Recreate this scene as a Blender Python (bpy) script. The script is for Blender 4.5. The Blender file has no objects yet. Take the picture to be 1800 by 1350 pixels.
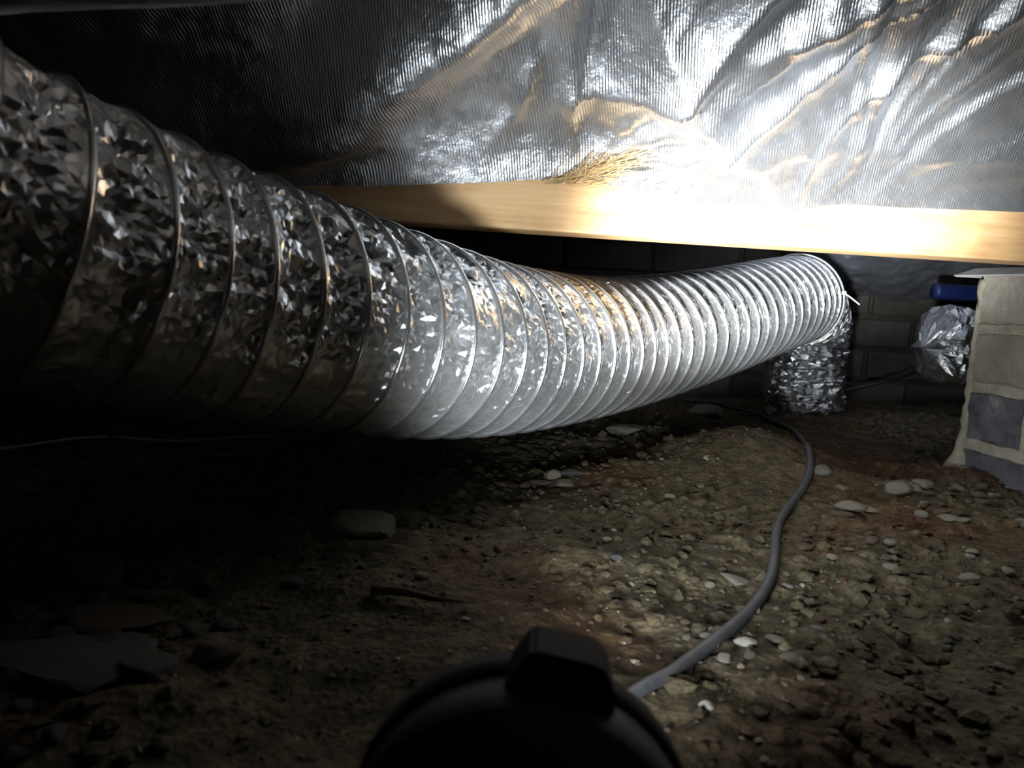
import bpy, bmesh, math, random
import numpy as np
from mathutils import Vector, Matrix

# ------------------------------------------------------------------ camera, world, exposure
scene = bpy.context.scene
COL = scene.collection
W, H, F = 1800.0, 1350.0, 1355.0
EYE = 0.257
PITCH, ROLL = math.radians(7.0), math.radians(3.0)
FWD = Vector((0, math.cos(PITCH), -math.sin(PITCH)))
U0 = Vector((0, math.sin(PITCH), math.cos(PITCH)))
X0 = Vector((1, 0, 0))
RIGHT = X0 * math.cos(ROLL) + U0 * math.sin(ROLL)
UP = U0 * math.cos(ROLL) - X0 * math.sin(ROLL)
CAM = Vector((0, 0, EYE))

cam_data = bpy.data.cameras.new('camera')
cam = bpy.data.objects.new('camera', cam_data)
COL.objects.link(cam)
m3 = Matrix((RIGHT, UP, -FWD)).transposed()
cam.matrix_world = Matrix.Translation(CAM) @ m3.to_4x4()
cam_data.sensor_width = 36.0
cam_data.lens = F / W * 36.0
cam_data.clip_start = 0.01
cam_data.dof.use_dof = True
cam_data.dof.focus_distance = 1.05
cam_data.dof.aperture_fstop = 11.0
scene.camera = cam

world = bpy.data.worlds.new('world')
scene.world = world
world.use_nodes = True
world.node_tree.nodes['Background'].inputs[0].default_value = (0.5, 0.55, 0.65, 1)
world.node_tree.nodes['Background'].inputs[1].default_value = 0.01

vs = scene.view_settings
vs.view_transform = 'Standard'
vs.look = 'None'
vs.exposure = 0.0
vs.gamma = 1.0
vs.use_curve_mapping = False

TORCH_AIM = (1390, 365, 1.0)      # where the torch points (checked against the camera view)
HOT_W, SPILL_W = 430.0, 24.0

random.seed(7)
rng = np.random.default_rng(11)


def at(px, py, d):
    return CAM + FWD * d + RIGHT * ((px - W / 2) / F * d) + UP * ((H / 2 - py) / F * d)


# ------------------------------------------------------------------ numpy noise
def _hash(ix, iy, seed):
    n = (ix.astype(np.int64) * 374761393 + iy.astype(np.int64) * 668265263 + seed * 974634777) & 0xFFFFFFFF
    n = ((n ^ (n >> 13)) * 1274126177) & 0xFFFFFFFF
    n = n ^ (n >> 16)
    return (n & 0xFFFF) / 65535.0


def vnoise(x, y, seed=0):
    x = np.asarray(x, float); y = np.asarray(y, float)
    ix = np.floor(x); iy = np.floor(y)
    fx = x - ix; fy = y - iy
    fx = fx * fx * (3 - 2 * fx); fy = fy * fy * (3 - 2 * fy)
    a = _hash(ix, iy, seed); b = _hash(ix + 1, iy, seed)
    c = _hash(ix, iy + 1, seed); d = _hash(ix + 1, iy + 1, seed)
    return (a * (1 - fx) + b * fx) * (1 - fy) + (c * (1 - fx) + d * fx) * fy * 1.0


def fbm(x, y, seed=0, o=4):
    r = 0; a = 0.5
    for k in range(o):
        r = r + a * (vnoise(x * 2 ** k, y * 2 ** k, seed + k) - 0.5)
        a *= 0.5
    return r


def sstep(a, b, x):
    t = np.clip((np.asarray(x, float) - a) / (b - a), 0, 1)
    return t * t * (3 - 2 * t)


# ------------------------------------------------------------------ object helpers
def mesh_obj(name, verts, faces, mat, parent=None, smooth=False):
    me = bpy.data.meshes.new(name)
    verts = np.asarray(verts, np.float32)
    me.from_pydata(verts.tolist() if len(verts) < 50000 else verts.tolist(), [], [tuple(f) for f in faces])
    me.update()
    if smooth:
        me.polygons.foreach_set('use_smooth', np.ones(len(me.polygons), bool))
    o = bpy.data.objects.new(name, me)
    if mat: me.materials.append(mat)
    COL.objects.link(o)
    if parent: o.parent = parent
    return o


def grid_obj(name, Vx, mat, parent=None, smooth=True):
    n, m = Vx.shape[:2]
    idx = np.arange(n * m).reshape(n, m)
    q = np.stack([idx[:-1, :-1], idx[:-1, 1:], idx[1:, 1:], idx[1:, :-1]], -1).reshape(-1, 4)
    me = bpy.data.meshes.new(name)
    me.vertices.add(n * m); me.vertices.foreach_set('co', Vx.reshape(-1).astype(np.float32))
    me.loops.add(q.size); me.loops.foreach_set('vertex_index', q.reshape(-1).astype(np.int32))
    me.polygons.add(len(q)); me.polygons.foreach_set('loop_start', np.arange(0, q.size, 4, dtype=np.int32))
    me.polygons.foreach_set('use_smooth', np.full(len(q), smooth))
    me.update(calc_edges=True); me.validate()
    o = bpy.data.objects.new(name, me); me.materials.append(mat)
    COL.objects.link(o)
    if parent: o.parent = parent
    return o


def bm_obj(name, bm, mat, parent=None, smooth=False):
    me = bpy.data.meshes.new(name)
    bm.normal_update(); bm.to_mesh(me); bm.free()
    if smooth:
        for p in me.polygons: p.use_smooth = True
    o = bpy.data.objects.new(name, me)
    if mat: me.materials.append(mat)
    COL.objects.link(o)
    if parent: o.parent = parent
    return o


def empty(name, loc):
    o = bpy.data.objects.new(name, None)
    o.location = loc; o.empty_display_size = 0.05
    COL.objects.link(o)
    return o


def tag(o, label=None, cat=None, group=None, kind=None):
    if label: o['label'] = label
    if cat: o['category'] = cat
    if group: o['group'] = group
    if kind: o['kind'] = kind
    return o


def box_bm(sx, sy, sz, bevel=0.0, seg=2):
    bm = bmesh.new()
    bmesh.ops.create_cube(bm, size=1)
    for v in bm.verts: v.co = Vector((v.co.x * sx, v.co.y * sy, v.co.z * sz))
    if bevel: bmesh.ops.bevel(bm, geom=bm.edges[:], offset=bevel, segments=seg, affect='EDGES', profile=0.5)
    return bm


def catmull(pts, n=24):
    P = np.array([list(p) for p in pts], float)
    P = np.vstack([2 * P[0] - P[1], P, 2 * P[-1] - P[-2]])
    out = []
    for i in range(1, len(P) - 2):
        p0, p1, p2, p3 = P[i - 1:i + 3]
        for t in np.linspace(0, 1, n, endpoint=False):
            out.append(0.5 * ((2 * p1) + (-p0 + p2) * t + (2 * p0 - 5 * p1 + 4 * p2 - p3) * t * t + (-p0 + 3 * p1 - 3 * p2 + p3) * t ** 3))
    out.append(P[-2])
    return np.array(out)


class Path:
    """arc-length resampled centre line with a rotation-minimising frame"""
    def __init__(self, pts, step=0.004):
        c = catmull(pts)
        d = np.r_[0, np.cumsum(np.linalg.norm(np.diff(c, axis=0), axis=1))]
        self.L = d[-1]
        n = max(int(self.L / step), 8)
        self.s = np.linspace(0, self.L, n)
        self.c = np.stack([np.interp(self.s, d, c[:, k]) for k in range(3)], 1)
        k = 9
        if n > 3 * k:
            e0 = self.c[0] - (self.c[1] - self.c[0]) * np.arange(k, 0, -1)[:, None]
            e1 = self.c[-1] + (self.c[-1] - self.c[-2]) * np.arange(1, k + 1)[:, None]
            pad = np.vstack([e0, self.c, e1])
            ker = np.ones(2 * k + 1) / (2 * k + 1)
            sm = np.stack([np.convolve(pad[:, q], ker, 'valid') for q in range(3)], 1)
            self.c = sm
        T = np.gradient(self.c, axis=0)
        T /= np.linalg.norm(T, axis=1)[:, None]
        N = np.zeros_like(T)
        up = np.array([0, 0, 1.0]) if abs(T[0, 2]) < 0.9 else np.array([1.0, 0, 0])
        v = up - T[0] * up.dot(T[0]); N[0] = v / np.linalg.norm(v)
        for i in range(1, n):
            v = N[i - 1] - T[i] * N[i - 1].dot(T[i]); N[i] = v / np.linalg.norm(v)
        self.T, self.N, self.B = T, N, np.cross(T, N)

    def ev(self, s, th, r):
        s = np.asarray(s)
        g = lambda A: np.stack([np.interp(s, self.s, A[:, k]) for k in range(3)], -1)
        c, N, B = g(self.c), g(self.N), g(self.B)
        over = np.where(s > self.L, s - self.L, np.where(s < 0, s, 0))[..., None]
        T = np.where((s > self.L)[..., None], self.T[-1], self.T[0])
        return c + T * over + N * (np.cos(th) * r)[..., None] + B * (np.sin(th) * r)[..., None]


def tube_mesh(points_c, frameN, frameB, rad, k=8):
    n = len(points_c)
    a = np.linspace(0, 2 * np.pi, k, endpoint=False)
    rad = np.broadcast_to(rad, (n,))
    V = points_c[:, None] + (frameN[:, None] * np.cos(a)[None, :, None] + frameB[:, None] * np.sin(a)[None, :, None]) * rad[:, None, None]
    V = V.reshape(-1, 3)
    f = []
    for i in range(n - 1):
        for j in range(k):
            f.append((i * k + j, i * k + (j + 1) % k, (i + 1) * k + (j + 1) % k, (i + 1) * k + j))
    f.append(tuple(reversed(range(k)))); f.append(tuple(range((n - 1) * k, n * k)))
    return V, f


def tube_obj(name, pts, rad, mat, parent=None, k=10, step=0.006, wob=0.0):
    p = Path(pts, step)
    r = np.full(len(p.s), rad)
    if wob: r = r * (1 + wob * (vnoise(p.s * 60, p.s * 0, 5) - .5))
    V, f = tube_mesh(p.c, p.N, p.B, r, k)
    return mesh_obj(name, V, f, mat, parent, True)


# ------------------------------------------------------------------ materials
def new_mat(name):
    m = bpy.data.materials.new(name); m.use_nodes = True
    nt = m.node_tree
    b = nt.nodes['Principled BSDF']
    return m, nt, b


def N(nt, typ, **kw):
    n = nt.nodes.new(typ)
    for k, v in kw.items():
        if k in n.inputs: n.inputs[k].default_value = v
        else: setattr(n, k, v)
    return n


def ramp(nt, stops):
    r = nt.nodes.new('ShaderNodeValToRGB')
    e = r.color_ramp.elements
    while len(e) < len(stops): e.new(0.5)
    for i, (p, c) in enumerate(stops):
        e[i].position = p; e[i].color = (*c, 1) if len(c) == 3 else c
    return r


def noise_mat(name, stops, scale, rough=0.8, bump=0.0, bscale=None, metal=0.0, coords='Object', spec=0.3, detail=6, stretch=None):
    m, nt, b = new_mat(name)
    tc = N(nt, 'ShaderNodeTexCoord')
    src = tc.outputs[coords]
    if stretch:
        mp = N(nt, 'ShaderNodeMapping'); mp.inputs['Scale'].default_value = stretch
        nt.links.new(src, mp.inputs[0]); src = mp.outputs[0]
    n = N(nt, 'ShaderNodeTexNoise', Scale=scale, Detail=detail, Roughness=0.6)
    nt.links.new(src, n.inputs['Vector'])
    r = ramp(nt, stops)
    nt.links.new(n.outputs['Fac'], r.inputs[0])
    nt.links.new(r.outputs[0], b.inputs['Base Color'])
    b.inputs['Roughness'].default_value = rough
    b.inputs['Metallic'].default_value = metal
    b.inputs['Specular IOR Level'].default_value = spec
    if bump:
        n2 = N(nt, 'ShaderNodeTexNoise', Scale=bscale or scale * 4, Detail=5, Roughness=0.65)
        nt.links.new(src, n2.inputs['Vector'])
        bp = N(nt, 'ShaderNodeBump', Strength=0.8, Distance=bump)
        nt.links.new(n2.outputs['Fac'], bp.inputs['Height'])
        nt.links.new(bp.outputs[0], b.inputs['Normal'])
    return m


# dirt: olive-brown earth with rust-red patches and pale dry crumbs
def make_dirt():
    m, nt, b = new_mat('crawl_space_dirt')
    tc = N(nt, 'ShaderNodeTexCoord')
    n1 = N(nt, 'ShaderNodeTexNoise', Scale=5.0, Detail=5, Roughness=0.6)
    n2 = N(nt, 'ShaderNodeTexNoise', Scale=55.0, Detail=8, Roughness=0.7)
    n3 = N(nt, 'ShaderNodeTexNoise', Scale=2.6, Detail=3, Roughness=0.5)
    vo = N(nt, 'ShaderNodeTexVoronoi', Scale=160.0)
    for n in (n1, n2, n3, vo): nt.links.new(tc.outputs['Object'], n.inputs['Vector'])
    r2 = ramp(nt, [(0.32, (0.028, 0.023, 0.014)), (0.52, (0.094, 0.080, 0.048)), (0.74, (0.20, 0.175, 0.108))])
    nt.links.new(n2.outputs['Fac'], r2.inputs[0])
    rr = ramp(nt, [(0.50, (0, 0, 0)), (0.66, (1, 1, 1))])
    nt.links.new(n3.outputs['Fac'], rr.inputs[0])
    red = N(nt, 'ShaderNodeMix', data_type='RGBA', blend_type='MULTIPLY')
    red.inputs['B'].default_value = (1.0, 0.62, 0.50, 1)
    nt.links.new(rr.outputs[0], red.inputs['Factor'])
    nt.links.new(r2.outputs[0], red.inputs['A'])
    r1 = ramp(nt, [(0.35, (0.62, 0.60, 0.56)), (0.65, (1.0, 1.0, 1.0))])
    nt.links.new(n1.outputs['Fac'], r1.inputs[0])
    mu = N(nt, 'ShaderNodeMix', data_type='RGBA', blend_type='MULTIPLY'); mu.inputs['Factor'].default_value = 1
    nt.links.new(red.outputs['Result'], mu.inputs['A']); nt.links.new(r1.outputs[0], mu.inputs['B'])
    nt.links.new(mu.outputs['Result'], b.inputs['Base Color'])
    b.inputs['Roughness'].default_value = 0.9
    b.inputs['Specular IOR Level'].default_value = 0.2
    add = N(nt, 'ShaderNodeMath', operation='MULTIPLY_ADD'); add.inputs[1].default_value = 0.5
    nt.links.new(vo.outputs['Distance'], add.inputs[0]); nt.links.new(n2.outputs['Fac'], add.inputs[2])
    bp = N(nt, 'ShaderNodeBump', Strength=0.9, Distance=0.006)
    nt.links.new(add.outputs[0], bp.inputs['Height']); nt.links.new(bp.outputs[0], b.inputs['Normal'])
    return m


def make_foil(name, rough, metal, base, bscale, bdist, weave=0.0, stretch=(1, 1, 1), coat=0.0):
    m, nt, b = new_mat(name)
    tc = N(nt, 'ShaderNodeTexCoord')
    mp = N(nt, 'ShaderNodeMapping'); mp.inputs['Scale'].default_value = stretch
    nt.links.new(tc.outputs['Object'], mp.inputs[0])
    n1 = N(nt, 'ShaderNodeTexNoise', Scale=bscale, Detail=6, Roughness=0.6)
    nt.links.new(mp.outputs[0], n1.inputs['Vector'])
    n2 = N(nt, 'ShaderNodeTexNoise', Scale=14.0, Detail=4, Roughness=0.6)
    nt.links.new(tc.outputs['Object'], n2.inputs['Vector'])
    r = ramp(nt, [(0.3, tuple(c * 0.72 for c in base)), (0.7, base)])
    nt.links.new(n2.outputs['Fac'], r.inputs[0]); nt.links.new(r.outputs[0], b.inputs['Base Color'])
    b.inputs['Metallic'].default_value = metal
    rr = N(nt, 'ShaderNodeMapRange'); rr.inputs['To Min'].default_value = rough * 0.75; rr.inputs['To Max'].default_value = rough * 1.25
    nt.links.new(n2.outputs['Fac'], rr.inputs[0]); nt.links.new(rr.outputs[0], b.inputs['Roughness'])
    b.inputs['Coat Weight'].default_value = coat
    b.inputs['Coat Roughness'].default_value = 0.12
    bp = N(nt, 'ShaderNodeBump', Strength=1.0, Distance=bdist)
    nt.links.new(n1.outputs['Fac'], bp.inputs['Height'])
    last = bp
    if weave:
        w = N(nt, 'ShaderNodeTexWave', Scale=105.0, Distortion=6.0, Detail=3.0)
        w.inputs['Detail Scale'].default_value = 0.12
        w.bands_direction = 'X'
        mw = N(nt, 'ShaderNodeMapping'); mw.inputs['Rotation'].default_value = (0, 0, math.radians(14))
        nt.links.new(tc.outputs['Object'], mw.inputs[0]); nt.links.new(mw.outputs[0], w.inputs['Vector'])
        b2 = N(nt, 'ShaderNodeBump', Strength=1.0, Distance=weave)
        nm = N(nt, 'ShaderNodeTexNoise', Scale=70.0, Detail=3, Roughness=0.7); nt.links.new(tc.outputs['Object'], nm.inputs['Vector'])
        rm = ramp(nt, [(0.38, (0.1, 0.1, 0.1)), (0.62, (1, 1, 1))]); nt.links.new(nm.outputs['Fac'], rm.inputs[0])
        mm = N(nt, 'ShaderNodeMath', operation='MULTIPLY'); nt.links.new(w.outputs['Fac'], mm.inputs[0]); nt.links.new(rm.outputs[0], mm.inputs[1])
        nt.links.new(mm.outputs[0], b2.inputs['Height']); nt.links.new(bp.outputs[0], b2.inputs['Normal'])
        last = b2
    nt.links.new(last.outputs[0], b.inputs['Normal'])
    return m


def make_wood():
    m, nt, b = new_mat('pine_beam_wood')
    tc = N(nt, 'ShaderNodeTexCoord')
    mp = N(nt, 'ShaderNodeMapping'); mp.inputs['Scale'].default_value = (1.2, 16, 22)
    nt.links.new(tc.outputs['Object'], mp.inputs[0])
    n = N(nt, 'ShaderNodeTexNoise', Scale=2.2, Detail=7, Roughness=0.6, Distortion=0.6)
    nt.links.new(mp.outputs[0], n.inputs['Vector'])
    r = ramp(nt, [(0.3, (0.36, 0.20, 0.085)), (0.5, (0.56, 0.36, 0.17)), (0.75, (0.70, 0.50, 0.28))])
    nt.links.new(n.outputs['Fac'], r.inputs[0])
    n2 = N(nt, 'ShaderNodeTexNoise', Scale=7, Detail=4)
    nt.links.new(tc.outputs['Object'], n2.inputs['Vector'])
    r2 = ramp(nt, [(0.36, (0.55, 0.45, 0.38)), (0.6, (1, 1, 1))])
    nt.links.new(n2.outputs['Fac'], r2.inputs[0])
    mu = N(nt, 'ShaderNodeMix', data_type='RGBA', blend_type='MULTIPLY'); mu.inputs['Factor'].default_value = 0.8
    nt.links.new(r.outputs[0], mu.inputs['A']); nt.links.new(r2.outputs[0], mu.inputs['B'])
    nt.links.new(mu.outputs['Result'], b.inputs['Base Color'])
    b.inputs['Roughness'].default_value = 0.62
    bp = N(nt, 'ShaderNodeBump', Strength=0.5, Distance=0.001)
    nt.links.new(n.outputs['Fac'], bp.inputs['Height']); nt.links.new(bp.outputs[0], b.inputs['Normal'])
    return m


M = {}
M['dirt'] = make_dirt()
M['sheet'] = make_foil('woven_foil_sheet', 0.32, 0.93, (0.76, 0.79, 0.83), 45, 0.0016, 0.00042)
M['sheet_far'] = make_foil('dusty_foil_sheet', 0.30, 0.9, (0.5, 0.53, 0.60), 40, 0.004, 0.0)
M['duct'] = make_foil('duct_foil', 0.17, 0.80, (0.86, 0.87, 0.88), 120, 0.0006, 0.0, coat=0.3)
M['duct_shiny'] = make_foil('crumpled_shiny_foil', 0.16, 0.97, (0.85, 0.86, 0.88), 70, 0.004, 0.0)
M['wire'] = make_foil('foil_covered_wire', 0.22, 0.9, (0.82, 0.83, 0.84), 200, 0.0003, 0.0, coat=0.3)
M['wood'] = make_wood()
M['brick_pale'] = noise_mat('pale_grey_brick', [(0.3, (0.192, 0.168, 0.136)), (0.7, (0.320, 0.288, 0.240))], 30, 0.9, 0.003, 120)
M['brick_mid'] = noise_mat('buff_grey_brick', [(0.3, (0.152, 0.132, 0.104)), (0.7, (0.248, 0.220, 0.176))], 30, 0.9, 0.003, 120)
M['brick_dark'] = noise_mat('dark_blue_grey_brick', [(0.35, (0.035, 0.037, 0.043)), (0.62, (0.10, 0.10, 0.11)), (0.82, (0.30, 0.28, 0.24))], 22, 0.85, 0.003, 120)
M['mortar'] = noise_mat('pale_mortar', [(0.3, (0.191, 0.178, 0.134)), (0.7, (0.306, 0.287, 0.223))], 40, 0.95, 0.003, 150)
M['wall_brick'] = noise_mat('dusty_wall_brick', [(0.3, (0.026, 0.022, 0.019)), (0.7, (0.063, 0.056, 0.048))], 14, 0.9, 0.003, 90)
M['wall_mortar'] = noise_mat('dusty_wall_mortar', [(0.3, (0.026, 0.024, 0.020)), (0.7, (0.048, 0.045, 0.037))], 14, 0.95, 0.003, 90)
M['galv'] = noise_mat('galvanised_steel', [(0.3, (0.42, 0.42, 0.40)), (0.7, (0.60, 0.60, 0.57))], 30, 0.5, 0.0, metal=0.5)
M['deck'] = noise_mat('floorboard_wood', [(0.3, (0.12, 0.08, 0.045)), (0.7, (0.24, 0.16, 0.09))], 4, 0.8, 0.002, 20, stretch=(1, 12, 1))
M['cable'] = noise_mat('grey_cable_sheath', [(0.3, (0.035, 0.038, 0.043)), (0.7, (0.062, 0.065, 0.07))], 60, 0.55, 0.0006, 200, spec=0.4)
M['wire_thin'] = noise_mat('pale_dusty_wire', [(0.3, (0.20, 0.17, 0.12)), (0.7, (0.34, 0.29, 0.21))], 60, 0.7)
M['black_cable'] = noise_mat('black_cable_sheath', [(0.3, (0.012, 0.012, 0.013)), (0.7, (0.025, 0.025, 0.027))], 60, 0.5)
M['plastic_black'] = noise_mat('matt_black_plastic', [(0.3, (0.006, 0.006, 0.007)), (0.7, (0.009, 0.009, 0.011))], 80, 0.75, 0.0003, 300, spec=0.4)
M['rubber'] = noise_mat('black_rubber', [(0.3, (0.005, 0.005, 0.006)), (0.7, (0.008, 0.008, 0.009))], 80, 0.85, 0.0003, 300, spec=0.2)
M['tie'] = noise_mat('white_nylon', [(0.3, (0.65, 0.65, 0.62)), (0.7, (0.8, 0.8, 0.78))], 80, 0.4)
M['blue'] = noise_mat('blue_plastic', [(0.3, (0.002, 0.006, 0.033)), (0.7, (0.005, 0.012, 0.066))], 30, 0.45, 0.002, 40)
M['stick'] = noise_mat('weathered_twig', [(0.3, (0.05, 0.035, 0.03)), (0.7, (0.14, 0.10, 0.08))], 60, 0.9, 0.001, 200, stretch=(1, 8, 8))
M['fibre'] = noise_mat('pale_loose_fibre', [(0.3, (0.6, 0.58, 0.5)), (0.7, (0.8, 0.78, 0.7))], 60, 0.5)
M['wool'] = noise_mat('amber_glass_wool', [(0.3, (0.45, 0.30, 0.13)), (0.7, (0.70, 0.52, 0.28))], 60, 0.8)
M['stone_pale'] = noise_mat('pale_stone', [(0.3, (0.143, 0.129, 0.102)), (0.7, (0.248, 0.226, 0.182))], 50, 0.85, 0.0015, 180)
M['stone_white'] = noise_mat('chalky_stone', [(0.3, (0.288, 0.276, 0.240)), (0.7, (0.408, 0.390, 0.348))], 50, 0.85, 0.001, 180)
M['stone_brown'] = noise_mat('brown_stone', [(0.3, (0.065, 0.050, 0.035)), (0.7, (0.130, 0.100, 0.070))], 50, 0.85, 0.0015, 180)
M['stone_grey'] = noise_mat('grey_stone', [(0.3, (0.060, 0.060, 0.058)), (0.7, (0.120, 0.117, 0.110))], 50, 0.85, 0.0015, 180)
M['clod_red'] = noise_mat('red_earth_clod', [(0.3, (0.060, 0.030, 0.020)), (0.7, (0.120, 0.065, 0.045))], 50, 0.95, 0.002, 180)

m, nt, b = new_mat('lamp_lens')
b.inputs['Base Color'].default_value = (0.9, 0.9, 0.9, 1)
b.inputs['Emission Color'].default_value = (1, 0.97, 0.9, 1)
b.inputs['Emission Strength'].default_value = 0.3
M['lens'] = m


# ------------------------------------------------------------------ ground
def ground_h(x, y):
    x = np.asarray(x, float); y = np.asarray(y, float)
    h = 0.030 * fbm(x * 2.1 + 3, y * 2.1 + 1, 1, 3)
    h = h + 0.030 * fbm(x * 9, y * 9, 21, 5)
    r = np.abs(fbm(x * 6 + 5, y * 8, 31, 4))
    h = h + 0.016 * np.clip(0.16 - r * 1.6, 0, 1) * 2
    h = h + 0.011 * fbm(x * 42, y * 42, 41, 4)
    # crumbly rise beside the pier and a low bank of red earth behind it
    h = h + 0.02 * np.exp(-((x - 0.62) / 0.22) ** 2 - ((y - 1.12) / 0.16) ** 2)
    h = h + 0.050 * np.exp(-((x - 0.36) / 0.12) ** 2 - ((y - 1.18) / 0.095) ** 2)
    h = h + 0.014 * np.exp(-((x - 0.11) / 0.09) ** 2 - ((y - 0.70) / 0.045) ** 2)
    h = h + 0.035 * np.exp(-((x - 0.95) / 0.35) ** 2 - ((y - 1.62) / 0.16) ** 2)
    # shelves of broken hardpan on the dark side
    led = sstep(0.47, 0.53, vnoise(x * 2.3 + 9, y * 5 + 2, 77))
    h = h + 0.016 * led * sstep(0.0, -0.25, x)
    return h - 0.002


def ground_pt(px, py):
    d = 0.8
    for _ in range(30):
        p = at(px, py, 1.0) - CAM
        z = float(ground_h(CAM.x + p.x * d, CAM.y + p.y * d))
        dn = (z - EYE) / p.z
        d = 0.5 * d + 0.5 * min(max(dn, 0.2), 4.0)
    return CAM + p * d, d


xs = np.unique(np.r_[np.arange(-2.2, -0.9, 0.02), np.arange(-0.9, 1.25, 0.0042), np.arange(1.25, 2.2001, 0.02)])
ys = np.unique(np.r_[np.arange(-0.8, 0.3, 0.02), np.arange(0.3, 1.35, 0.004), np.arange(1.35, 2.2, 0.009)])
GX, GY = np.meshgrid(xs, ys)
floor = grid_obj('floor', np.stack([GX, GY, ground_h(GX, GY)], -1), M['dirt'])
tag(floor, 'bare olive-brown dirt ground of the crawl space', None, None, 'structure')

# ------------------------------------------------------------------ walls and floor deck
WALL_Y = 2.10


def wall(name, size, loc, mat, label):
    o = bm_obj(name, box_bm(*size), mat)
    o.location = loc
    tag(o, label, None, None, 'structure')
    return o


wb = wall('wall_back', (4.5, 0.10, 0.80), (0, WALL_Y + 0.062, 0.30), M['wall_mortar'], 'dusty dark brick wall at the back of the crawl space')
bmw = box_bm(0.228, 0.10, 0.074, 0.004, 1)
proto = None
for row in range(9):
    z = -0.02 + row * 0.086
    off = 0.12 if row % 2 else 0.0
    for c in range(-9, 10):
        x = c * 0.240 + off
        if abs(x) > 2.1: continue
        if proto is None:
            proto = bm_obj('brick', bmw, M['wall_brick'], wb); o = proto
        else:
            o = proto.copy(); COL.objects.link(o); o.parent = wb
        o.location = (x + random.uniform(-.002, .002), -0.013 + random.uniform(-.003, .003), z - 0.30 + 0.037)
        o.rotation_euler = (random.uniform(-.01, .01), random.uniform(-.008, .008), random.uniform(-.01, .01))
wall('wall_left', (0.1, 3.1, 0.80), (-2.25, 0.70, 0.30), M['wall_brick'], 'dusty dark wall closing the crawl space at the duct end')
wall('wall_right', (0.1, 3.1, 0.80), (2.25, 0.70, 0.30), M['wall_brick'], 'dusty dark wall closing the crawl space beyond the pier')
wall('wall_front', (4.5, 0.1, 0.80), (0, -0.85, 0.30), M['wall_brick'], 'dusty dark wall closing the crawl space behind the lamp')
wall('ceiling', (4.6, 3.2, 0.02), (0, 0.65, 0.71), M['deck'], 'timber floor deck above the foil insulation')


# ------------------------------------------------------------------ timber beam
def beam_y(x): return 0.90 + 0.15 * x


BEAM_B, BEAM_H, BEAM_D = 0.3255, 0.125, 0.07
bm = box_bm(4.42, BEAM_D, BEAM_H, 0.003, 2)
bmesh.ops.subdivide_edges(bm, edges=[e for e in bm.edges if e.calc_length() > 3], cuts=60)
beam = bm_obj('timber_beam', bm, M['wood'])
ang = math.atan(0.15)
beam.location = (0, 0.90 + BEAM_D / 2 / math.cos(ang), BEAM_B + BEAM_H / 2)
beam.rotation_euler = (0, 0, ang)
tag(beam, 'long pale pine beam lit by the lamp, resting on the brick pier', 'beam')

# ------------------------------------------------------------------ foil sheet in front of the beam
EDGE_X = [-2.2, -0.6, -0.20, -0.03, 0.07, 0.13, 0.19, 0.26, 0.34, 0.46, 0.67, 2.2]
EDGE_Z = [0.352, 0.354, 0.357, 0.373, 0.387, 0.379, 0.367, 0.370, 0.381, 0.379, 0.385, 0.39]


def foil_base(x, y):
    v = np.clip(beam_y(x) - y, 0, 5)
    return np.interp(x, EDGE_X, EDGE_Z) + 0.015 * (1 - np.exp(-v / 0.008)) + 0.25 * (0.38 + 0.62 * sstep(-0.30, 0.0, x)) * (1 - np.exp(-v / 0.21))


def foil_spot(px, py):
    """where the line of sight through a spot of the photograph meets the undisturbed sheet"""
    q = at(px, py, 1.0) - CAM
    for d in np.arange(0.25, 1.3, 0.004):
        p = CAM + q * d
        if p.z > float(foil_base(p.x, p.y)) or p.y > beam_y(p.x): break
    return (p.x, p.y)


# pulled folds: traced run, height (downwards is proud of the sheet), half width, sharpness
FOLDS = [
    ([(985, 328), (1200, 268), (1300, 195), (1450, 110), (1620, 0), (1750, -90)], 0.018, 0.010, 1.0),
    ([(1010, 165), (1130, 140), (1300, 90), (1500, 20), (1600, -40)], 0.022, 0.022, 1.2),
    ([(960, -60), (870, 20), (760, 110), (600, 235), (470, 330)], 0.030, 0.030, 2.0),
    ([(1180, 130), (1250, 170), (1350, 230), (1400, 345)], 0.034, 0.045, 1.6),
    ([(1400, 235), (1600, 270), (1800, 262), (1950, 255)], 0.013, 0.012, 1.0),
    ([(1400, 340), (1480, 190), (1650, 90), (1800, 15)], 0.016, 0.010, 1.0),
    ([(640, 325), (850, 262), (905, 205), (930, 120)], 0.012, 0.012, 1.0),
    ([(1420, 345), (1600, 330), (1800, 300), (1950, 280)], 0.008, 0.012, 1.0),
    ([(985, 328), (1080, 250), (1150, 225), (1250, 200)], 0.009, 0.006, 1.0),
    ([(985, 328), (1120, 300), (1300, 290), (1390, 330)], 0.007, 0.007, 1.0),
    ([(1390, 350), (1330, 250), (1180, 60), (1120, -40)], 0.014, 0.012, 1.0),
    ([(1430, 350), (1500, 280), (1560, 150), (1640, 60), (1760, -60)], 0.012, 0.009, 1.0),
]
FOLD_XY = [([foil_spot(*p) for p in run], h, w, sh) for run, h, w, sh in FOLDS]


_l = sorted((q[1], q[0]) for q in FOLD_XY[2][0])
LEFT_Y = [q[0] for q in _l]; LEFT_X = [q[1] for q in _l]


def seg_dist(x, y, run):
    best = np.full(np.shape(x), 9.0)
    for (x0, y0), (x1, y1) in zip(run[:-1], run[1:]):
        dx, dy = x1 - x0, y1 - y0
        t = np.clip(((x - x0) * dx + (y - y0) * dy) / (dx * dx + dy * dy + 1e-9), 0, 1)
        best = np.minimum(best, np.hypot(x - x0 - t * dx, y - y0 - t * dy))
    return best


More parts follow.
